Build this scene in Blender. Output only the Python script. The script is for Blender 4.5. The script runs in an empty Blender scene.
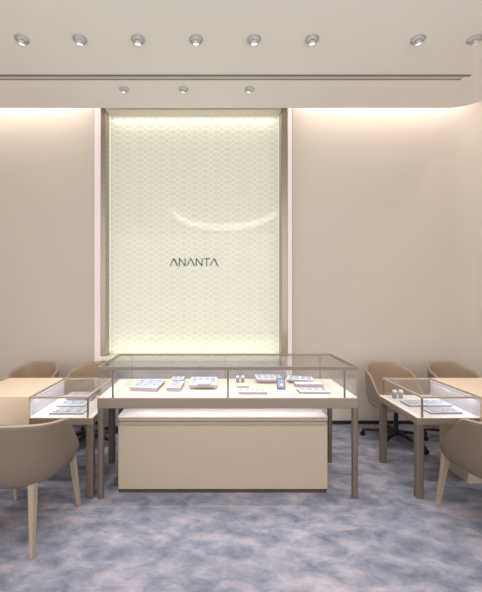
import bpy, bmesh, math, random
from mathutils import Vector, Matrix
random.seed(7)
scene = bpy.context.scene
C = scene.collection
R = math.radians
PI = math.pi

# ------------------------------------------------------------------ materials
def new_mat(name):
    m = bpy.data.materials.new(name); m.use_nodes = True
    nt = m.node_tree
    return m, nt, nt.nodes['Principled BSDF']
def srgb(r, g, b):
    f = lambda c: (c/255)/12.92 if c/255 <= .04045 else (((c/255)+.055)/1.055)**2.4
    return (f(r), f(g), f(b), 1)
def plain(name, col, rough=.5, metal=0, bump=0, scale=60, var=.04, spec=.5):
    m, nt, p = new_mat(name)
    n = nt.nodes.new('ShaderNodeTexNoise'); n.inputs['Scale'].default_value = scale; n.inputs['Detail'].default_value = 4
    tc = nt.nodes.new('ShaderNodeTexCoord'); nt.links.new(tc.outputs['Object'], n.inputs['Vector'])
    r = nt.nodes.new('ShaderNodeMixRGB'); r.blend_type = 'MIX'
    c = srgb(*col)
    r.inputs[1].default_value = tuple(x*(1-var) for x in c[:3]) + (1,)
    r.inputs[2].default_value = tuple(min(1, x*(1+var)) for x in c[:3]) + (1,)
    nt.links.new(n.outputs['Fac'], r.inputs[0]); nt.links.new(r.outputs[0], p.inputs['Base Color'])
    p.inputs['Roughness'].default_value = rough; p.inputs['Metallic'].default_value = metal
    p.inputs['Specular IOR Level'].default_value = spec
    if bump:
        b = nt.nodes.new('ShaderNodeBump'); b.inputs['Strength'].default_value = bump; b.inputs['Distance'].default_value = .002
        nt.links.new(n.outputs['Fac'], b.inputs['Height']); nt.links.new(b.outputs[0], p.inputs['Normal'])
    return m
def emit(name, col, s):
    m, nt, p = new_mat(name)
    p.inputs['Base Color'].default_value = (.5, .47, .46, 1)
    p.inputs['Emission Color'].default_value = col; p.inputs['Emission Strength'].default_value = s
    return m

M = {}
M['wall'] = plain('wall_paint', (214, 202, 190), .85, 0, .05, 40, .015, .2)
M['ceiling'] = plain('ceiling_paint', (246, 244, 238), .9, 0, 0, 20, .01, .2)
M['bronze'] = plain('bronze_metal', (118, 106, 96), .35, .4, 0, 90, .04)
M['apron'] = plain('apron_bronze', (136, 122, 110), .4, .25, 0, 90, .02)
M['rail'] = plain('rail_bronze', (132, 117, 103), .35, .45, 0, 90, .03)
M['vrail'] = plain('lit_bronze_rail', (184, 168, 150), .35, .35, 0, 90, .03)  # rail bronze made paler, the light falling on it is in the colour
M['taupe_light'] = plain('light_taupe_leather', (146, 132, 120), .5, 0, .25, 260, .04, .35)
M['cream'] = plain('cream_lacquer', (232, 224, 208), .5, 0, 0, 10, .01)
M['pale'] = plain('pale_grey_lining', (205, 200, 208), .5, 0, 0, 10, .01)
M['bronze_dark'] = plain('dark_bronze_metal', (92, 80, 72), .4, .5, 0, 90, .04)
M['frame'] = plain('frame_bronze', (166, 152, 136), .32, .6, 0, 30, .04)
M['lacquer'] = plain('beige_lacquer', (172, 155, 138), .35, 0, 0, 10, .01)
M['white'] = plain('white_lacquer', (236, 228, 226), .35, 0, 0, 10, .01)
M['deck'] = plain('ivory_deck', (236, 227, 222), .6, 0, 0, 20, .01)
M['pad'] = plain('beige_suede', (222, 205, 190), .8, 0, .1, 300, .03, .2)
M['taupe'] = plain('taupe_leather', (114, 101, 90), .5, 0, .25, 260, .04, .35)
M['taupe_edge'] = plain('taupe_piping', (156, 138, 122), .5, 0, .1, 260, .03, .35)
M['tan'] = plain('tan_leather', (158, 135, 114), .55, 0, .25, 260, .04, .35)
M['legwood'] = plain('leg_wood', (158, 140, 124), .45, 0, .1, 80, .06)
M['black'] = plain('black_plastic', (22, 21, 22), .4, 0, 0, 50, .1)
M['skirting'] = plain('dark_skirting', (42, 38, 38), .5, 0, 0, 50, .05)
M['tray'] = plain('tray_leatherette', (238, 236, 240), .55, 0, .05, 300, .01)
M['tray_edge'] = plain('tray_side', (160, 150, 154), .5, 0, 0, 100, .02)
M['insert'] = plain('tray_insert', (182, 186, 206), .7, 0, .05, 300, .03)
M['blue'] = plain('slate_blue_velvet', (84, 88, 112), .6, 0, .1, 200, .05)
M['cushion'] = plain('blue_grey_cushion', (128, 134, 160), .6, 0, .1, 200, .05)
M['stand'] = plain('grey_stand', (140, 140, 148), .4, .2, 0, 100, .04)
M['chrome'] = plain('brushed_chrome', (200, 197, 192), .3, .45, 0, 100, .03)
M['sign'] = plain('dark_sign_metal', (62, 58, 46), .4, .4, 0, 100, .03)
M['slot'] = plain('slot_dark', (125, 120, 116), .6, 0, 0, 60, .05)
M['slotwhite'] = plain('slot_white', (214, 208, 200), .6, 0, 0, 60, .01)
M['gold'] = plain('pale_gold', (214, 190, 140), .25, .9, 0, 100, .03)
M['led'] = emit('warm_led', (1, .84, .80, 1), .45)
M['led_case'] = emit('cool_led', (.92, .94, 1, 1), 1.0)
M['lamp'] = emit('lamp_lens', (1, .93, .84, 1), 2.2)
M['ring'] = emit('ring_led', (1, .95, .88, 1), 4.5)

# table veneer
m, nt, p = new_mat('pale_veneer'); M['veneer'] = m
tc = nt.nodes.new('ShaderNodeTexCoord'); mp = nt.nodes.new('ShaderNodeMapping'); mp.inputs['Scale'].default_value = (40, 2, 40)
n = nt.nodes.new('ShaderNodeTexNoise'); n.inputs['Scale'].default_value = 2; n.inputs['Detail'].default_value = 5
cr = nt.nodes.new('ShaderNodeValToRGB'); cr.color_ramp.elements[0].color = srgb(214, 191, 167); cr.color_ramp.elements[1].color = srgb(219, 198, 175)
cr.color_ramp.elements[0].position = .3; cr.color_ramp.elements[1].position = .7
nt.links.new(tc.outputs['Object'], mp.inputs[0]); nt.links.new(mp.outputs[0], n.inputs['Vector']); nt.links.new(n.outputs['Fac'], cr.inputs[0])
nt.links.new(cr.outputs[0], p.inputs['Base Color']); p.inputs['Roughness'].default_value = .4

# clear glass: fresnel mix of clear and mirror
def glass(name, tint, ior=1.5):
    m = bpy.data.materials.new(name); m.use_nodes = True; nt = m.node_tree; nt.nodes.clear()
    o = nt.nodes.new('ShaderNodeOutputMaterial'); mx = nt.nodes.new('ShaderNodeMixShader')
    t = nt.nodes.new('ShaderNodeBsdfTransparent'); t.inputs[0].default_value = tint
    g = nt.nodes.new('ShaderNodeBsdfGlossy'); g.inputs['Roughness'].default_value = .02
    f = nt.nodes.new('ShaderNodeFresnel'); ge = nt.nodes.new('ShaderNodeNewGeometry')
    mr = nt.nodes.new('ShaderNodeMapRange'); mr.inputs[3].default_value = ior; mr.inputs[4].default_value = 1/ior
    nt.links.new(ge.outputs['Backfacing'], mr.inputs[0]); nt.links.new(mr.outputs[0], f.inputs[0])
    nt.links.new(f.outputs[0], mx.inputs[0]); nt.links.new(t.outputs[0], mx.inputs[1]); nt.links.new(g.outputs[0], mx.inputs[2])
    nt.links.new(mx.outputs[0], o.inputs[0]); return m
M['glass'] = glass('clear_glass', (.97, .975, .97, 1), 1.48)

# carpet
m, nt, p = new_mat('mottled_carpet'); M['carpet'] = m
tc = nt.nodes.new('ShaderNodeTexCoord')
mp = nt.nodes.new('ShaderNodeMapping'); mp.inputs['Rotation'].default_value = (0, 0, R(35)); mp.inputs['Scale'].default_value = (1.0, 1.7, 1)
nt.links.new(tc.outputs['Object'], mp.inputs[0])
n1 = nt.nodes.new('ShaderNodeTexNoise'); n1.inputs['Scale'].default_value = 5.2; n1.inputs['Detail'].default_value = 10; n1.inputs['Roughness'].default_value = .7; n1.inputs['Distortion'].default_value = .35
n2 = nt.nodes.new('ShaderNodeTexNoise'); n2.inputs['Scale'].default_value = 1.3; n2.inputs['Detail'].default_value = 3
nt.links.new(mp.outputs[0], n1.inputs['Vector']); nt.links.new(mp.outputs[0], n2.inputs['Vector'])
mm = nt.nodes.new('ShaderNodeMixRGB'); mm.inputs[0].default_value = .3
nt.links.new(n1.outputs['Fac'], mm.inputs[1]); nt.links.new(n2.outputs['Fac'], mm.inputs[2])
cr = nt.nodes.new('ShaderNodeValToRGB')
e = cr.color_ramp.elements
e[0].position = .36; e[0].color = srgb(97, 98, 114); e[1].position = .66; e[1].color = srgb(168, 159, 166)
k = e.new(.47); k.color = srgb(122, 124, 138); k = e.new(.55); k.color = srgb(143, 140, 151)
nt.links.new(mm.outputs[0], cr.inputs[0]); nt.links.new(cr.outputs[0], p.inputs['Base Color'])
p.inputs['Roughness'].default_value = .95; p.inputs['Specular IOR Level'].default_value = .1
n3 = nt.nodes.new('ShaderNodeTexNoise'); n3.inputs['Scale'].default_value = 260
nt.links.new(tc.outputs['Object'], n3.inputs['Vector'])
b = nt.nodes.new('ShaderNodeBump'); b.inputs['Strength'].default_value = .5; b.inputs['Distance'].default_value = .004
nt.links.new(n3.outputs['Fac'], b.inputs['Height']); nt.links.new(b.outputs[0], p.inputs['Normal'])

# etched glass panel: two families of waves crossing make an ogee lattice
m, nt, p = new_mat('etched_green_glass'); M['etched'] = m
def node(t, **kw):
    x = nt.nodes.new(t)
    for a, v in kw.items(): setattr(x, a, v)
    return x
def mth(op, a, b=None):
    x = node('ShaderNodeMath', operation=op)
    for i, v in enumerate((a, b)):
        if v is None: continue
        if isinstance(v, (int, float)): x.inputs[i].default_value = v
        else: nt.links.new(v, x.inputs[i])
    return x.outputs[0]
tc = node('ShaderNodeTexCoord'); sp = node('ShaderNodeSeparateXYZ'); nt.links.new(tc.outputs['Object'], sp.inputs[0])
X, Z = sp.outputs['X'], sp.outputs['Z']
cs = mth('COSINE', mth('MULTIPLY', X, 2*PI/.26))
def family(sign):
    u = mth('ADD', mth('DIVIDE', Z, .066), mth('MULTIPLY', cs, sign*.5))
    d = mth('ABSOLUTE', mth('SUBTRACT', mth('FRACT', u), .5))
    u2 = mth('SUBTRACT', 1.0, mth('MULTIPLY', mth('MINIMUM', d, .16), 1/.16))
    return u2
pat = mth('MAXIMUM', family(1), family(-1))
rmp = node('ShaderNodeMapRange'); nt.links.new(pat, rmp.inputs[0]); rmp.inputs[1].default_value = .1; rmp.inputs[2].default_value = .7
mix = node('ShaderNodeMixRGB'); mix.inputs[1].default_value = srgb(218, 219, 200); mix.inputs[2].default_value = srgb(236, 237, 225)
nt.links.new(rmp.outputs[0], mix.inputs[0]); nt.links.new(mix.outputs[0], p.inputs['Base Color'])
p.inputs['Roughness'].default_value = .45
p.inputs['Coat Weight'].default_value = 1; p.inputs['Coat Roughness'].default_value = .03
p.inputs['Emission Color'].default_value = srgb(226, 232, 190); p.inputs['Emission Strength'].default_value = .09
b = node('ShaderNodeBump'); b.inputs['Strength'].default_value = .5; b.inputs['Distance'].default_value = .003
nt.links.new(rmp.outputs[0], b.inputs['Height']); nt.links.new(b.outputs[0], p.inputs['Normal'])

# ------------------------------------------------------------------ mesh helpers
def mesh_obj(name, bm, mats, parent=None, smooth=False, loc=None):
    me = bpy.data.meshes.new(name); bmesh.ops.recalc_face_normals(bm, faces=bm.faces); bm.to_mesh(me); bm.free()
    for mm_ in (mats if isinstance(mats, (list, tuple)) else [mats]): me.materials.append(mm_)
    if smooth:
        for f in me.polygons: f.use_smooth = True
    o = bpy.data.objects.new(name, me); C.objects.link(o)
    if parent: o.parent = parent
    if loc: o.location = loc
    return o
def abox(bm, x0, x1, y0, y1, z0, z1, bev=0, seg=2, mi=0, mat=None):
    g = bmesh.ops.create_cube(bm, size=1)
    vs = g['verts']
    bmesh.ops.scale(bm, vec=(x1-x0, y1-y0, z1-z0), verts=vs)
    bmesh.ops.translate(bm, vec=((x0+x1)/2, (y0+y1)/2, (z0+z1)/2), verts=vs)
    fs = set(f for v in vs for f in v.link_faces)
    if bev:
        es = list(set(e for f in fs for e in f.edges))
        r = bmesh.ops.bevel(bm, geom=es, offset=bev, segments=seg, affect='EDGES', profile=.5)
        fs = set(r['faces']) | set(f for f in fs if f.is_valid)
        vs = list(set(v for f in fs for v in f.verts))
    for f in fs: f.material_index = mi
    if mat is not None: bmesh.ops.transform(bm, matrix=mat, verts=vs)
    return vs
def box(name, b, m, parent=None, bev=0, seg=2):
    bm = bmesh.new(); abox(bm, *b, bev=bev, seg=seg)
    return mesh_obj(name, bm, m, parent)
def cyl(bm, r0, r1, p0, p1, seg=20, mi=0):
    p0, p1 = Vector(p0), Vector(p1); d = p1-p0
    q = d.to_track_quat('Z', 'Y').to_matrix().to_4x4()
    g = bmesh.ops.create_cone(bm, cap_ends=True, segments=seg, radius1=r0, radius2=r1, depth=d.length, matrix=Matrix.Translation((p0+p1)/2) @ q)
    for v in g['verts']:
        for f in v.link_faces: f.material_index = mi
    return g['verts']
def prism(name, pts, z0, z1, m, parent=None, bev=0):
    bm = bmesh.new()
    lo = [bm.verts.new((x, y, z0)) for x, y in pts]; hi = [bm.verts.new((x, y, z1)) for x, y in pts]
    bm.faces.new(lo[::-1]); bm.faces.new(hi); n = len(pts)
    for i in range(n): bm.faces.new((lo[i], lo[(i+1) % n], hi[(i+1) % n], hi[i]))
    if bev:
        es = [e for e in bm.edges if abs(e.verts[0].co.z-e.verts[1].co.z) < 1e-6]
        bmesh.ops.bevel(bm, geom=es, offset=bev, segments=2, affect='EDGES')
    return mesh_obj(name, bm, m, parent)
def rrect(x0, x1, y0, y1, r, n=5):
    out = []
    for cx, cy, a in ((x1-r, y0+r, -90), (x1-r, y1-r, 0), (x0+r, y1-r, 90), (x0+r, y0+r, 180)):
        for i in range(n+1):
            t = R(a+90*i/n); out.append((cx+r*math.cos(t), cy+r*math.sin(t)))
    return out
def lathe(name, prof, m, parent=None, seg=24, c=(0, 0)):
    bm = bmesh.new(); rings = []
    for r, z in prof:
        rings.append([bm.verts.new((c[0]+r*math.cos(2*PI*i/seg), c[1]+r*math.sin(2*PI*i/seg), z)) for i in range(seg)])
    for a, b_ in zip(rings, rings[1:]):
        for i in range(seg): bm.faces.new((a[i], a[(i+1) % seg], b_[(i+1) % seg], b_[i]))
    bm.faces.new(rings[0][::-1]); bm.faces.new(rings[-1])
    return mesh_obj(name, bm, m, parent, smooth=True)
def tag(o, label=None, cat=None, group=None, kind=None):
    if label: o['label'] = label
    if cat: o['category'] = cat
    if group: o['group'] = group
    if kind: o['kind'] = kind
    return o
def thing(name, label, cat, loc=(0, 0, 0), rz=0, group=None):
    o = bpy.data.objects.new(name, None); C.objects.link(o); o.location = loc; o.rotation_euler = (0, 0, rz)
    o.empty_display_size = .1
    return tag(o, label, cat, group)
def copy_tree(o, parent=None):
    c = o.copy(); C.objects.link(c)
    if parent: c.parent = parent
    for ch in [x for x in bpy.data.objects if x.parent == o]: copy_tree(ch, c)
    return c

# ------------------------------------------------------------------ room shell
YW = 4.06; CZ = 3.60
XL, XR, YB = -3.3, 3.35, -3.2; YS = .3  # side walls end early to let more background light in
def struct(o): o['kind'] = 'structure'; return o
struct(box('floor', (XL-.1, XR+.1, YB, YW+.1, -.1, 0), M['carpet']))
# back wall in two fields with light gaps beside the panel frame
bm = bmesh.new()
abox(bm, XL-.1, XR+.1, YW+.06, YW+.16, 0, 4.3)
abox(bm, XL-.1, -1.43, YW, YW+.06, 0, 4.3)
abox(bm, .935, XR+.1, YW, YW+.06, 0, 4.3)
abox(bm, -1.30, .848, YW, YW+.06, 0, .80)
struct(mesh_obj('wall_back', bm, M['wall']))
struct(box('wall_left', (XL-.1, XL, YS, YW, 0, 4.3), M['wall']))
# right wall meets the back wall in a rounded corner
r = .5
pts = [(XR+.1, YS), (XR+.1, YW), (XR-r, YW)]
pts += [(XR-r+r*math.cos(R(a)), YW-r+r*math.sin(R(a))) for a in range(90, -1, -5)][1:]
pts += [(XR, YS)]
wr = struct(prism('wall_right', pts, 0, 4.3, M['wall']))
for f in wr.data.polygons: f.use_smooth = True
wr.data.set_sharp_from_angle(angle=R(30))
bm = bmesh.new()
abox(bm, XL, -1.43, YW-.012, YW, 0, .042); abox(bm, -1.43, .935, YW-.012, YW, 0, .042); abox(bm, .935, XR-r, YW-.012, YW, 0, .042)
struct(mesh_obj('baseboard_back', bm, M['skirting']))
# lowered ceiling with a rounded corner, light cove behind it
YE, XE, rc = 3.77, 2.93, .36
pts = [(XL, YB), (XE, YB)] + [(XE-rc+rc*math.cos(R(a)), YE-rc+rc*math.sin(R(a))) for a in range(0, 91, 6)] + [(XL, YE)]
struct(prism('ceiling', pts, CZ, CZ+.10, M['ceiling']))
struct(box('ceiling_upper', (XL-.1, XR+.1, YB, YW+.16, 4.3, 4.4), M['ceiling'])).name = 'ceiling.001'
# linear slot diffuser
t = thing('slot_diffuser', 'long thin double-slot air diffuser running across the ceiling', 'air vent', (0, 3.25, CZ))
for y0, y1 in ((-.045, -.022), (.012, .030)):
    box('slot', (-3.2, 2.42 if y0 < 0 else 2.37, y0, y1, -.004, -.001), M['slot'], t)
box('diffuser_rail', (-3.2, 2.37, -.022, .012, -.005, -.001), M['slotwhite'], t)

# ------------------------------------------------------------------ lit feature panel
t = thing('feature_panel', 'tall pale green glass panel etched with a wave lattice in a bronze frame', 'wall panel', (-.232, 0, 0))
o = box('glass_panel', (-1.006, 1.006, 4.045, 4.058, .833, 3.655), M['etched'], t)
for s in (-1, 1):
    w = .058 if s < 0 else .075
    x0, x1 = (-1.07, -1.008) if s < 0 else (1.004, 1.080)
    prism('frame_side', rrect(x0, x1, 3.905, 4.06, .008), .835, 3.70, M['frame'], t)
    box('led_strip', ((-1.003, -.993, 4.02, 4.035, .85, 3.65) if s < 0 else (.993, 1.000, 4.02, 4.035, .85, 3.65)), emit('edge_led_%d' % (s+1), (.93, 1, .86, 1), .5), t)
box('frame_header', (-1.008, 1.004, 3.905, 4.06, 3.655, 3.70), M['cream'], t)
box('ledge', (-1.085, 1.085, 3.82, 4.06, .795, .833), M['cream'], t, .003)
box('ledge_front', (-1.05, 1.05, 3.86, 4.058, .045, .792), M['pale'], t)
# vertical light strips in the gaps
tag(box('light_strip', (-1.425, -1.305, 4.062, 4.075, .05, 4.2), M['led']), 'vertical warm white light strip left of the green panel', 'light strip', 'light strips beside the panel')
tag(box('light_strip', (.855, .93, 4.062, 4.075, .05, 4.2), M['led']), 'vertical warm white light strip right of the green panel', 'light strip', 'light strips beside the panel')

# lettering: ANANTA, letters A without crossbar
def stroke(bm, a, b_, w, d=.008):
    a, b_ = Vector((a[0], 0, a[1])), Vector((b_[0], 0, b_[1])); v = (b_-a); L = v.length; ang = math.atan2(v.z, v.x)
    mt = Matrix.Translation((a+b_)/2) @ Matrix.Rotation(-ang, 4, 'Y')
    abox(bm, -L/2, L/2, -d/2, d/2, -w/2, w/2, mat=mt)
H = .092; W_ = .0095
x = -.520
s_ = thing('wall_lettering', 'dark metal letters reading ANANTA mounted on the green panel', 'sign', (0, 4.041, 1.5+(298-266)/341*4.04))
for ch, w, gap in (('A', .088, .016), ('N', .080, .016), ('A', .088, .016), ('N', .080, .012), ('T', .076, .004), ('A', .088, 0)):
    bm = bmesh.new()
    if ch == 'A':
        stroke(bm, (x, 0), (x+w/2, H), W_*.8); stroke(bm, (x+w, 0), (x+w/2, H), W_*1.3)
    elif ch == 'N':
        stroke(bm, (x+.006, 0), (x+.006, H), W_); stroke(bm, (x+.006, H), (x+w-.006, 0), W_*1.1); stroke(bm, (x+w-.006, 0), (x+w-.006, H), W_)
    else:
        stroke(bm, (x, H-.004), (x+w, H-.004), W_); stroke(bm, (x+w/2, 0), (x+w/2, H), W_)
    mesh_obj('letter', bm, M['sign'], s_)
    x += w+gap

# ------------------------------------------------------------------ downlights
def make_downlight(label, aim):
    t = thing('downlight', label, 'ceiling light', (0, 0, CZ), 0, 'adjustable downlights in the ceiling')
    seg = 32; prof = [(.056, -.001), (.058, -.006), (.052, -.009), (.046, -.006), (.044, -.001)]
    bm = bmesh.new(); rings = [[bm.verts.new((r_*math.cos(2*PI*i/seg), r_*math.sin(2*PI*i/seg), z)) for i in range(seg)] for r_, z in prof]
    for a, b_ in zip(rings, rings[1:]):
        for i in range(seg): bm.faces.new((a[i], a[(i+1) % seg], b_[(i+1) % seg], b_[i]))
    mesh_obj('trim_ring', bm, M['chrome'], t, True)
    lathe('recess_cup', [(.0445, -.0005), (.044, -.003)], M['tray'], t)
    h = lathe('lamp_head', [(.018, .0), (.026, -.008), (.030, -.028), (.026, -.034), (.023, -.030)], M['chrome'], t)
    h.rotation_euler = aim; h.location = (0, 0, -.004)
    l = lathe('lamp_lens', [(.001, -.031), (.022, -.031), (.021, -.033), (.001, -.034)], M['lamp'], h, 20)
    return t
ordn = ['leftmost', 'second from left', 'third from left', 'fourth from left', 'fifth from left', 'sixth from left', 'seventh from left', 'rightmost']
row1 = [22, 80, 138, 196, 254, 312, 418, 475]
row2 = [124, 183.5, 249.5]
dl = None
spots = []
for i, px in enumerate(row1):
    lab = ordn[i]+' of the eight round chrome downlights in the front ceiling row'
    x = (px-214)/341*2.765
    if dl is None: dl = make_downlight(lab, (0, 0, 0)); o = dl
    else: o = copy_tree(dl)
    o['label'] = lab; o.location = (x, 2.765, CZ); spots.append((x, 2.765))
    for chd in o.children_recursive:
        if chd.name.startswith('lamp_head'): chd.rotation_euler = (R(18), R(-14*x/1.5), 0)
for i, px in enumerate(row2):
    x = (px-214)/341*3.426; o = copy_tree(dl)
    o['label'] = ('left', 'middle', 'right')[i]+' of the three small downlights between the slot diffuser and the back wall'
    o.location = (x, 3.426, CZ); spots.append((x, 3.426)); o.scale = (.85, .85, .85)

# ------------------------------------------------------------------ main showcase
t = thing('display_case', 'long glass-topped jewellery showcase on slim bronze legs', 'display case', (.104, 2.842, 0))
hw, hd = .976, .30
for sx in (-1, 1):
    for sy in (-1, 1):
        cx, cy = sx*(hw-.022), sy*(hd-.022)
        prism('leg', rrect(cx-.021, cx+.021, cy-.021, cy+.021, .014), 0, .69, M['bronze'], t)
bm = bmesh.new()
abox(bm, -hw, hw, -hd, -hd+.03, .675, .752, .005); abox(bm, -hw, hw, hd-.03, hd, .675, .752, .005)
abox(bm, -hw, -hw+.03, -hd+.03, hd-.03, .675, .752, .004); abox(bm, hw-.03, hw, -hd+.03, hd-.03, .675, .752, .004)
mesh_obj('apron', bm, M['apron'], t)
box('deck', (-hw+.01, hw-.01, -hd+.01, hd-.01, .725, .758), M['deck'], t)
box('deck_pad', (-hw+.10, -.006, -hd+.05, hd-.05, .758, .7615), M['pad'], t)
box('deck_pad', (.006, hw-.10, -hd+.05, hd-.05, .758, .7615), M['pad'], t)
bm = bmesh.new()
for a in ((-hw, hw, -hd, -hd+.022, .962, .987), (-hw, hw, hd-.022, hd, .969, .987), (-hw, -hw+.022, -hd+.022, hd-.022, .969, .987), (hw-.022, hw, -hd+.022, hd-.022, .969, .987)):
    abox(bm, *a, bev=.003)
mesh_obj('top_rail', bm, M['rail'], t)
for x in (-.860, 0, .872):
    box('mullion', (x-.006, x+.006, -hd+.002, -hd+.012, .757, .962), M['bronze'], t)
    box('mullion', (x-.006, x+.006, hd-.012, hd-.002, .757, .969), M['frame'], t)
box('front_glass', (-hw+.006, hw-.006, -hd+.013, -hd+.018, .759, .962), M['glass'], t)
box('back_glass', (-hw+.006, hw-.006, hd-.018, hd-.013, .759, .969), M['glass'], t)
for s in (-1, 1): box('side_glass', (s*(hw-.011)-.0025, s*(hw-.011)+.0025, -hd+.022, hd-.022, .759, .969), M['glass'], t)
box('top_glass', (-hw+.022, hw-.022, -hd+.022, hd-.022, .977, .983), M['glass'], t)
box('underdeck_fill_strip', (-hw+.1, hw-.1, -.165, -.135, .717, .7245), M['led_case'], t)  # unseen glowing strip added to brighten the cabinet top
box('led_strip', (-hw+.03, hw-.03, -hd+.0235, -hd+.033, .965, .974), M['led_case'], t)

# cabinet below
t = thing('storage_cabinet', 'low beige lacquered cabinet with white top standing under the long showcase', 'cabinet', (.068, 2.86, 0))
cw = .812
prism('body', rrect(-cw, cw, -.232, .22, .02), .028, .545, M['lacquer'], t)
prism('drawer_front', rrect(-cw+.004, cw-.004, -.240, -.18, .012), .034, .522, M['lacquer'], t)
prism('plinth', rrect(-cw+.008, cw-.008, -.232, .21, .015), 0, .028, M['bronze_dark'], t)
prism('top_panel', rrect(-cw-.001, cw+.001, -.240, .225, .02), .553, .583, [M['lacquer'], M['white']], t, .004)
for f in bpy.data.objects['top_panel'].data.polygons: f.material_index = 1 if f.normal.z > .3 else 0
prism('shadow_gap', rrect(-cw+.012, cw-.012, -.222, .21, .015), .545, .553, M['bronze_dark'], t)

# ------------------------------------------------------------------ side tables with glass vitrines at both ends
def make_table():
    t = thing('display_table', '', 'display table')
    zb = .55
    bm = bmesh.new(); abox(bm, -.245, .245, -.30, .30, zb, .764, .003)
    mesh_obj('table_block', bm, M['veneer'], t)
    prism('pedestal', rrect(-.18, .18, -.085, .28, .012), 0, zb, M['lacquer'], t)
    for s in (-1, 1):
        for sy in (-1, 1):
            cx, cy = s*(.715-.029), sy*(.30-.028)
            prism('leg', rrect(cx-.028, cx+.028, cy-.026, cy+.026, .013), 0, .575, M['bronze'], t)
        X = lambda a, b_: (min(s*a, s*b_), max(s*a, s*b_))
        bm = bmesh.new()
        abox(bm, *X(.245, .715), -.30, -.27, .552, .603, .005); abox(bm, *X(.245, .715), .27, .30, .552, .603, .005)
        abox(bm, *X(.685, .715), -.27, .27, .552, .603, .004)
        mesh_obj('apron', bm, M['apron'], t)
        box('deck', (*X(.246, .710), -.295, .295, .578, .607), M['white'], t, .002)
        bm = bmesh.new()
        abox(bm, *X(.246, .682), -.30, -.284, .749, .764, .002); abox(bm, *X(.246, .682), .284, .30, .749, .764, .002)
        abox(bm, *X(.666, .682), -.284, .284, .749, .764, .002); abox(bm, *X(.246, .258), -.284, .284, .749, .764, .002)
        mesh_obj('top_rail', bm, M['vrail'], t)
        for sy in (-1, 1):
            box('corner_post', (*X(.668, .680), sy*.292-.006, sy*.292+.006, .607, .749), M['frame'], t)
        box('front_glass', (*X(.262, .668), -.294, -.290, .608, .749), M['glass'], t)
        box('back_glass', (*X(.262, .668), .290, .294, .608, .749), M['glass'], t)
        box('side_glass', (*X(.673, .677), -.286, .286, .608, .749), M['glass'], t)
        box('top_glass', (*X(.258, .666), -.284, .284, .757, .762), M['glass'], t)
        box('inner_panel', (*X(.2455, .251), -.290, .290, .608, .748), M['pale'], t)
        box('led_strip', (*X(.252, .260), -.28, .28, .7415, .7485), M['led_case'], t)
    return t
tl = make_table(); tl.location = (-1.632, 2.845, 0); tl.scale.x = 1.02
tl['label'] = 'display table left of the long showcase, wooden top with glass vitrine'; tl['group'] = 'side display tables'
tr = copy_tree(tl); tr.location = (2.245, 2.845, 0)
tr['label'] = 'display table right of the long showcase, wooden top with glass vitrine'

# ------------------------------------------------------------------ chairs
PLAN = [.285, .275]
def seat_plan(phi, n=2.5):
    a, b_ = PLAN
    s, c = math.sin(phi), -math.cos(phi)
    k = (abs(s/a)**n+abs(c/b_)**n)**(-1/n)
    return Vector((s*k, c*k, 0))
def smooth(x): x = max(0, min(1, x)); return x*x*(3-2*x)
def shell_bm(zback, zside, zfront, zbot, fmax=122):
    bm = bmesh.new(); cols = []; N = 44
    for i in range(N+1):
        ph = R(-fmax+2*fmax*i/N); a = abs(math.degrees(ph))
        zt = zback-(zback-zside)*smooth((a-25)/60)-(zside-zfront)*smooth(max(0, (a-min(84, fmax-44))/(fmax-min(84, fmax-44)))**.75)
        d = seat_plan(ph); u = d.normalized()
        col = []
        H_ = zt-zbot
        for f, h in ((.62, 0.0), (.80, .012), (.90, .05), (.945, .12)):
            col.append((d*f, zbot+min(h, H_*.5*h/.12+0.0)))
        for v in (.45, .7, .9, 1.0):
            col.append((d*(.945+.055*v), zbot+.12*min(1, H_/.24)+(H_-.12*min(1, H_/.24))*v))
        th = .028
        col.append((d*1.0-u*th*.45, zt+.008))
        col.append((d*1.0-u*th, zt-.002))
        for v in (.8, .5, .2):
            col.append((d*(.945+.055*v)-u*(th+.004), zbot+.10*min(1, H_/.24)+(H_-.10*min(1, H_/.24))*v))
        col.append((d*.80-u*.02, zbot+.045*min(1, H_/.12)))
        col.append((d*.60, zbot+.02))
        cols.append([bm.verts.new((q.x, q.y, z)) for q, z in col])
    n = len(cols[0])
    for a, b_ in zip(cols, cols[1:]):
        for j in range(n):
            f = bm.faces.new((a[j], a[(j+1) % n], b_[(j+1) % n], b_[j]))
            f.material_index = 1 if 8 < j < n-1 else (2 if j in (7, 8) else 0)
    bm.faces.new(cols[0]); bm.faces.new(cols[-1][::-1])
    return bm
def subsurf(o, l=1):
    md = o.modifiers.new('subd', 'SUBSURF'); md.levels = l; md.render_levels = l
def seat_obj(zb, zt, m, parent, f=.90):
    pts = []
    for i in range(40):
        ph = 2*PI*i/40; d = seat_plan(ph)*f
        pts.append((d, i))
    bm = bmesh.new(); prof = [(.70, zb), (.90, zb+.006), (.985, zb+.025), (1, (zb+zt)/2+.01), (.97, zt-.012), (.85, zt), (.4, zt+.004)]
    rings = [[bm.verts.new((d.x*k, d.y*k, z)) for d, i in pts] for k, z in prof]
    for a, b_ in zip(rings, rings[1:]):
        for i in range(40): bm.faces.new((a[i], a[(i+1) % 40], b_[(i+1) % 40], b_[i]))
    bm.faces.new(rings[0][::-1]); bm.faces.new(rings[-1])
    return mesh_obj('seat', bm, m, parent, True)
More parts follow.
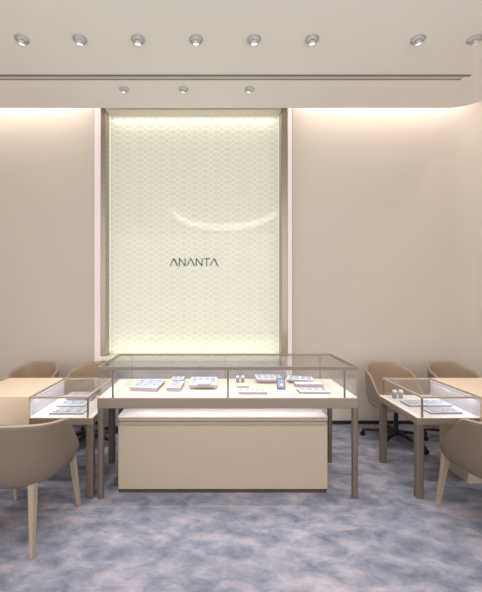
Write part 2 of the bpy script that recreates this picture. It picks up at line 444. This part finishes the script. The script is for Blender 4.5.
def make_armchair(label):
    t = thing('armchair', label, 'armchair', group='leather armchairs in the foreground')
    o = mesh_obj('backrest', shell_bm(.765, .735, .450, .360, 133), [M['taupe'], M['taupe'], M['taupe_edge']], t, True); subsurf(o)
    seat_obj(.375, .465, M['taupe'], t, .89)
    for sx in (-1, 1):
        for sy in (-1, 1):
            bm = bmesh.new()
            top = Vector((sx*.222, sy*.205, .40)); bot = Vector((sx*.252, sy*.25, 0))
            def sq(c, h): return [bm.verts.new((c.x+dx*h, c.y+dy*h, c.z)) for dx, dy in ((-1, -1), (1, -1), (1, 1), (-1, 1))]
            a, b_ = sq(bot, .0115), sq(top, .021)
            bm.faces.new(a[::-1]); bm.faces.new(b_)
            for i in range(4): bm.faces.new((a[i], a[(i+1) % 4], b_[(i+1) % 4], b_[i]))
            bmesh.ops.bevel(bm, geom=list(bm.edges), offset=.003, segments=2, affect='EDGES')
            mesh_obj('leg', bm, M['legwood'], t)
    return t
PLAN[:] = [.335, .312]
a1 = make_armchair('taupe leather armchair with tapered legs in front of the left display table')
a1.location = (-1.262, 2.255, 0); a1.rotation_euler.z = R(-8.5)
a2 = copy_tree(a1); a2['label'] = 'taupe leather armchair with tapered legs in front of the right display table'
a2.location = (1.90, 2.25, 0); a2.rotation_euler.z = R(8.5)

PLAN[:] = [.285, .275]
def make_swivel(label):
    t = thing('swivel_chair', label, 'chair', group='swivel chairs along the back wall')
    o = mesh_obj('backrest', shell_bm(.785, .70, .47, .375), [M['taupe_light'], M['tan'], M['taupe_edge']], t, True); subsurf(o)
    seat_obj(.365, .455, M['tan'], t, .89)
    bm = bmesh.new()
    cyl(bm, .022, .022, (0, 0, .10), (0, 0, .34)); cyl(bm, .10, .12, (0, 0, .34), (0, 0, .368)); cyl(bm, .035, .03, (0, 0, .075), (0, 0, .13))
    mesh_obj('column', bm, M['black'], t)
    for k in range(5):
        a = R(26+72*k); d = Vector((math.cos(a), math.sin(a), 0)); n = Vector((-d.y, d.x, 0))
        bm = bmesh.new(); rings = []
        for f, z, w, h in ((.02, .105, .020, .016), (.12, .095, .017, .013), (.26, .075, .014, .010), (.325, .066, .012, .008)):
            c = d*f; rings.append([bm.verts.new((c.x+n.x*w*i, c.y+n.y*w*i, z+h*j)) for i, j in ((-1, -1), (1, -1), (1, 1), (-1, 1))])
        for p_, q in zip(rings, rings[1:]):
            for i in range(4): bm.faces.new((p_[i], p_[(i+1) % 4], q[(i+1) % 4], q[i]))
        bm.faces.new(rings[0][::-1]); bm.faces.new(rings[-1])
        arm = mesh_obj('base_arm', bm, M['black'], t)
        bm = bmesh.new(); c = d*.32
        for s in (-1, 1):
            cyl(bm, .025, .025, (c.x+n.x*s*.008, c.y+n.y*s*.008, .0255), (c.x+n.x*s*.022, c.y+n.y*s*.022, .0255))
        cyl(bm, .008, .008, (c.x, c.y, .02), (c.x, c.y, .066), 12)
        mesh_obj('caster', bm, M['black'], arm)
    return t
sw = make_swivel('')
for i, (x, y, rz, lab) in enumerate((
    (-1.945, 3.56, 166, 'brown swivel tub chair behind the left table, farther from the long showcase'),
    (-1.31, 3.55, 166, 'brown swivel tub chair behind the left table, beside the long showcase'),
    (1.90, 3.56, 195, 'brown swivel tub chair behind the right table, nearer the long showcase'),
    (2.575, 3.56, 195, 'brown swivel tub chair at the far right behind the right table'))):
    o = sw if i == 0 else copy_tree(sw)
    o['label'] = lab; o.location = (x, y, 0); o.rotation_euler.z = R(rz)

# ------------------------------------------------------------------ jewellery displays
def tray(label, x, y, z, w, d, h=.022, rz=0, nx=3, ny=2, raised=0, group='jewellery trays', name='jewellery_tray', flat=False):
    h *= 1.5
    t = thing(name, label, 'tray', (x, y, z), R(rz), group)
    if raised:
        prism('riser', rrect(-w*.32, w*.32, -d*.3, d*.3, .006), 0, raised, M['tray_edge'], t)
    bm = bmesh.new(); abox(bm, -w/2, w/2, -d/2, d/2, raised, raised+h, .003)
    for f in bm.faces:
        if abs(f.normal.z) < .5: f.material_index = 1
    mesh_obj('tray_base', bm, [M['tray'], M['tray_edge']], t)
    mx = .012; gx = .008
    if nx:
        pw = (w-2*mx-(nx-1)*gx)/nx; pd = (d-2*mx-(ny-1)*gx)/ny
        for i in range(nx):
            for j in range(ny):
                x0 = -w/2+mx+i*(pw+gx); y0 = -d/2+mx+j*(pd+gx)
                pdo = box('pad', (x0, x0+pw, y0, y0+pd, raised+h, raised+h+.004), M['insert'] if not flat else M['tray'], t, .0015)
                bm = bmesh.new(); cx, cy = x0+pw/2, y0+pd/2; zz = raised+h+.005
                # small ring lying in the pad
                seg = 12; rr = min(pw, pd)*.22
                for q in range(seg):
                    a0, a1_ = 2*PI*q/seg, 2*PI*(q+1)/seg
                    v = [bm.verts.new((cx+k_*math.cos(a), cy+k_*math.sin(a), zz)) for k_, a in ((rr*.75, a0), (rr, a0), (rr, a1_), (rr*.75, a1_))]
                    vt = [bm.verts.new((u_.co.x, u_.co.y, zz+.003)) for u_ in v]
                    bm.faces.new(vt)
                    for i2 in range(4): bm.faces.new((v[i2], v[(i2+1) % 4], vt[(i2+1) % 4], vt[i2]))
                mesh_obj('ring_clip', bm, M['chrome'], pdo)
    return t
def pt(px, py, z):      # floor-plan position of a point measured on a level surface
    s = (py-298)/(1.5-z); Y = 341/s; return ((px-214)/s, Y)
ZD = .7618
def ptray(label, x0, x1, yf, yb, zd, **k):
    """tray given by measured front edge x0..x1, front and back lines"""
    X0, Yf = pt(x0, yf, zd); X1, _ = pt(x1, yf, zd); _, Yb = pt(x0, yb, zd)
    return tray(label, (X0+X1)/2+k.pop('dx', 0), (Yf+Yb)/2, zd, X1-X0, Yb-Yf, **k)
ptray('white tray with six grey pads, leftmost in the long showcase', 131, 159, 391.5, 383.5, ZD, rz=-6)
ptray('small white tray with two pads, second from left in the long showcase', 167, 181.5, 391.5, 384.5, ZD, nx=1, ny=2, rz=-3)
ptray('small white tray behind the narrow two-pad tray in the long showcase', 171.5, 183.5, 383.6, 380.5, ZD, nx=2, ny=1, h=.024)
ptray('raised white tray carrying a small box, left half of the long showcase', 189, 217, 390, 381.5, ZD, nx=4, ny=1, h=.016, raised=.018)
X0, Y0 = pt(204, 386, ZD+.04)
t = thing('jewellery_box', 'small white box resting on the raised tray in the long showcase', 'box', (X0, Y0+.045, ZD+.0385))
box('box_base', (-.05, .05, -.03, .03, 0, .018), M['tray_edge'], t, .003); box('box_lid', (-.052, .052, -.032, .032, .018, .026), M['tray'], t, .003)
def stand(x, y, z, label, r=.015, h=.058, grp='ring stands'):
    t = thing('ring_stand', label, 'ring stand', (x, y, z), 0, grp)
    lathe('stand_column', [(r*.9, 0), (r, .003), (r*.95, h*.75)], M['stand'], t, 20)
    lathe('stand_cap', [(r*.95, h*.75), (r*.9, h*.9), (r*.45, h), (.001, h+.001)], M['tray'], t, 20)
X0, Y0 = pt(237.7, 382.4, ZD); stand(X0, Y0, ZD, 'left one of two grey ring stands near the middle of the long showcase')
X0, Y0 = pt(242.8, 382.4, ZD); stand(X0, Y0, ZD, 'right one of two grey ring stands near the middle of the long showcase')
ptray('small thin plate in front of the two ring stands', 237, 249, 388, 385, ZD, nx=0, h=.012, name='display_plate')
ptray('long narrow white tray at the front, just right of the showcase middle', 239, 267.5, 394.6, 391.4, ZD, nx=5, ny=1, h=.014)
ptray('raised white tray behind the blue pendant display', 257, 283, 384, 379.0, ZD, nx=4, ny=2, h=.014, raised=.02)
ptray('raised tilted white tray at the back right of the long showcase', 289.5, 314.5, 384.2, 380.2, ZD, nx=4, ny=1, h=.012, raised=.02, rz=-14, dx=0)
ptray('thin beige-edged plate in the right half of the long showcase', 296, 323.5, 387.6, 385.2, ZD, nx=0, h=.02, name='display_plate')
ptray('white tray at the front right corner of the long showcase', 300, 330.5, 394.2, 390.2, ZD, nx=4, ny=1, h=.014, rz=-2)
X0, Y0 = pt(281.5, 392.4, ZD)
t = thing('pendant_display', 'slate blue upright pendant display on a white base in the long showcase', 'jewellery display', (X0, Y0, ZD))
box('display_base', (-.062, .062, -.028, .05, 0, .020), M['tray'], t, .003)
bm = bmesh.new(); mt = Matrix.Translation((0, .006, .021)) @ Matrix.Rotation(R(-22), 4, 'X')
abox(bm, -.034, .034, -.004, .004, 0, .088, .003, mat=mt); mesh_obj('display_board', bm, M['blue'], t)
bm = bmesh.new(); abox(bm, -.025, .025, -.0065, -.0042, .012, .078, mat=mt); mesh_obj('display_cushion', bm, M['cushion'], t)
bm = bmesh.new(); abox(bm, -.030, .030, -.030, -.0235, 0, .0, .0) if False else cyl(bm, .006, .006, (0, .006, .055), (0, .002, .058), 10); mesh_obj('pendant', bm, M['gold'], t)
def price(x, y, z, lab, rz=0):
    t = tag(box('price_tag', (-.014, .014, -.006, .006, 0, .008), M['tray'], None, .002), lab, 'tag'); t.location = (x, y, z); t.rotation_euler.z = R(rz)
X0, Y0 = pt(128, 393.5, ZD); price(X0, Y0, ZD, 'tiny white price tag in front of the leftmost showcase tray')
X0, Y0 = pt(291.3, 388.6, ZD); price(X0, Y0, ZD, 'tiny white price tag right of the blue pendant display')
# vitrine of left table
ZV = .6072
g = 'trays in the side vitrines'
ptray('white tray nearest the front glass in the left vitrine', 49, 82.5, 414.8, 408.8, ZV, nx=3, ny=2, h=.010, group=g)
ptray('white tray in the middle of the left vitrine', 56, 84, 407.2, 402.2, ZV, nx=3, ny=1, h=.010, group=g)
ptray('white tray at the rear of the left vitrine', 66, 92, 401, 396.8, ZV, nx=2, ny=1, h=.03, group=g)
ptray('white tray nearest the front glass in the right vitrine', 430, 463, 414.2, 408.8, ZV, nx=3, ny=2, h=.010, group=g, rz=3)
ptray('white tray in the middle right of the right vitrine', 426, 453, 407.2, 401.6, ZV, nx=3, ny=1, h=.012, group=g, rz=3)
ptray('white tray beside the left glass side of the right vitrine', 409, 426, 407.2, 402, ZV, nx=2, ny=1, h=.012, group=g, rz=3)
for px, lab in ((394.5, 'left grey ring stand in the right vitrine'), (400.8, 'right grey ring stand in the right vitrine')):
    X0, Y0 = pt(px, 398.2, ZV); stand(X0, Y0, ZV, lab, .019, .075)

# ------------------------------------------------------------------ oval ring of light behind the viewer (seen mirrored in the panel)
bm = bmesh.new(); N = 72
def ov(a, k, z): return bm.verts.new((.27+(1.25+k)*math.cos(a), .1+(1.70+k)*math.sin(a), z))
loops = []
for k, top in ((0, 1), (0, 0), (.015, 0), (.015, 1)):
    loops.append([ov(PI+PI*i/N, k, CZ-.002 if top else CZ-.02-.17*math.sin(PI*i/N)**.6) for i in range(N+1)])
for a, b_ in zip(loops, loops[1:]+loops[:1]):
    for i in range(N): bm.faces.new((a[i], a[i+1], b_[i+1], b_[i]))
bm.faces.new([l[0] for l in loops]); bm.faces.new([l[-1] for l in loops][::-1])
tag(mesh_obj('arc_light', bm, M['ring']), 'large curved arc of warm light on the ceiling, mirrored in the green panel', 'ceiling light')

# ------------------------------------------------------------------ lights
def area(name, loc, size, power, col=(1, 1, 1), rot=(0, 0, 0), sy=None):
    l = bpy.data.lights.new(name, 'AREA'); l.energy = power; l.color = col; l.size = size
    if sy: l.shape = 'RECTANGLE'; l.size_y = sy
    o = bpy.data.objects.new(name, l); C.objects.link(o); o.location = loc; o.rotation_euler = rot; return o
def spot(name, loc, target, power, ang, col=(1, .97, .94), blend=.8, rad=.03):
    l = bpy.data.lights.new(name, 'SPOT'); l.energy = power; l.color = col; l.spot_size = R(ang); l.spot_blend = blend; l.shadow_soft_size = rad
    o = bpy.data.objects.new(name, l); C.objects.link(o); o.location = loc
    o.rotation_euler = (Vector(target)-Vector(loc)).to_track_quat('-Z', 'Y').to_euler(); return o
# cove tubes above the lowered ceiling
area('cove_tube', (-2.35, 3.93, 3.93), 1.85, 9, (1, .93, .88), (R(12), 0, 0), .05)
area('cove_tube', (1.95, 3.93, 3.93), 2.0, 9.5, (1, .93, .88), (R(12), 0, 0), .05)
area('cove_tube', (3.15, 2.0, 3.93), .05, 8, (1, .93, .88), (0, 0, 0), 3.0)
# panel grazing tubes
area('panel_top_tube', (-.23, 3.96, 3.645), 1.95, 1.5, (.98, 1, .92), (R(10), 0, 0), .04)
area('panel_bottom_tube', (-.23, 3.94, .845), 1.95, 1.1, (.98, 1, .92), (R(170), 0, 0), .04)
# downlight beams, then added beams that have no fixture
for i, (x, y) in enumerate(spots):
    if i < 8: spot('downlight_and_fill', (x, y-.02, CZ-.06), (x*1.0, 2.55, 0), 38, 70)
    else: spot('downlight_and_fill', (x, y-.02, CZ-.06), (x, 2.95, .7), 28, 50)
for x in (-2.2, -1.1, 0, 1.1, 2.2):  # added out of view to light the room, no fixtures here
    spot('downlight_and_fill', (x, 1.2, CZ-.03), (x, 1.7, 0), 66, 95)
for x in (-2, 0, 2):  # more added fill beams behind the camera, also without fixtures
    spot('downlight_and_fill', (x, -1.4, CZ-.03), (x, -1.2, 0), 45, 100)
# vitrine LED tubes
area('case_tube', (.104, 2.587, .960), 1.85, 1.6, (.93, .95, 1), (R(25), 0, 0), .01)
for cx in (-1.632, 2.245):
    for s in (-1, 1):
        area('vitrine_tube', (cx+s*.273, 2.845, .738), .012, .45, (.9, .94, 1), (0, R(-s*30), 0), .54)

area('underdeck_fill', (.07, 2.70, .715), 1.6, 1.2, (1, .97, .97), (0, 0, 0), .03)  # added fill light over the cabinet top, hidden by the apron
w = bpy.data.worlds.new('World'); scene.world = w; w.use_nodes = True
bg = w.node_tree.nodes['Background']; bg.inputs[0].default_value = (1, .99, .97, 1); bg.inputs[1].default_value = 1.95  # even background used as fill through the open rear and sides

# ------------------------------------------------------------------ camera
cd = bpy.data.cameras.new('Camera'); cam = bpy.data.objects.new('Camera', cd); C.objects.link(cam)
cam.location = (0, 0, 1.5); cam.rotation_euler = (R(90), 0, 0)
cd.sensor_fit = 'HORIZONTAL'; cd.sensor_width = 36; cd.lens = 341/482*36
cd.shift_x = 27/482; cd.shift_y = 2/482
cd.clip_start = .05
scene.camera = cam
vs = scene.view_settings
scene.display_settings.display_device = 'sRGB'
vs.view_transform = 'Standard'; vs.look = 'None'; vs.exposure = .08; vs.gamma = 1; vs.use_curve_mapping = False
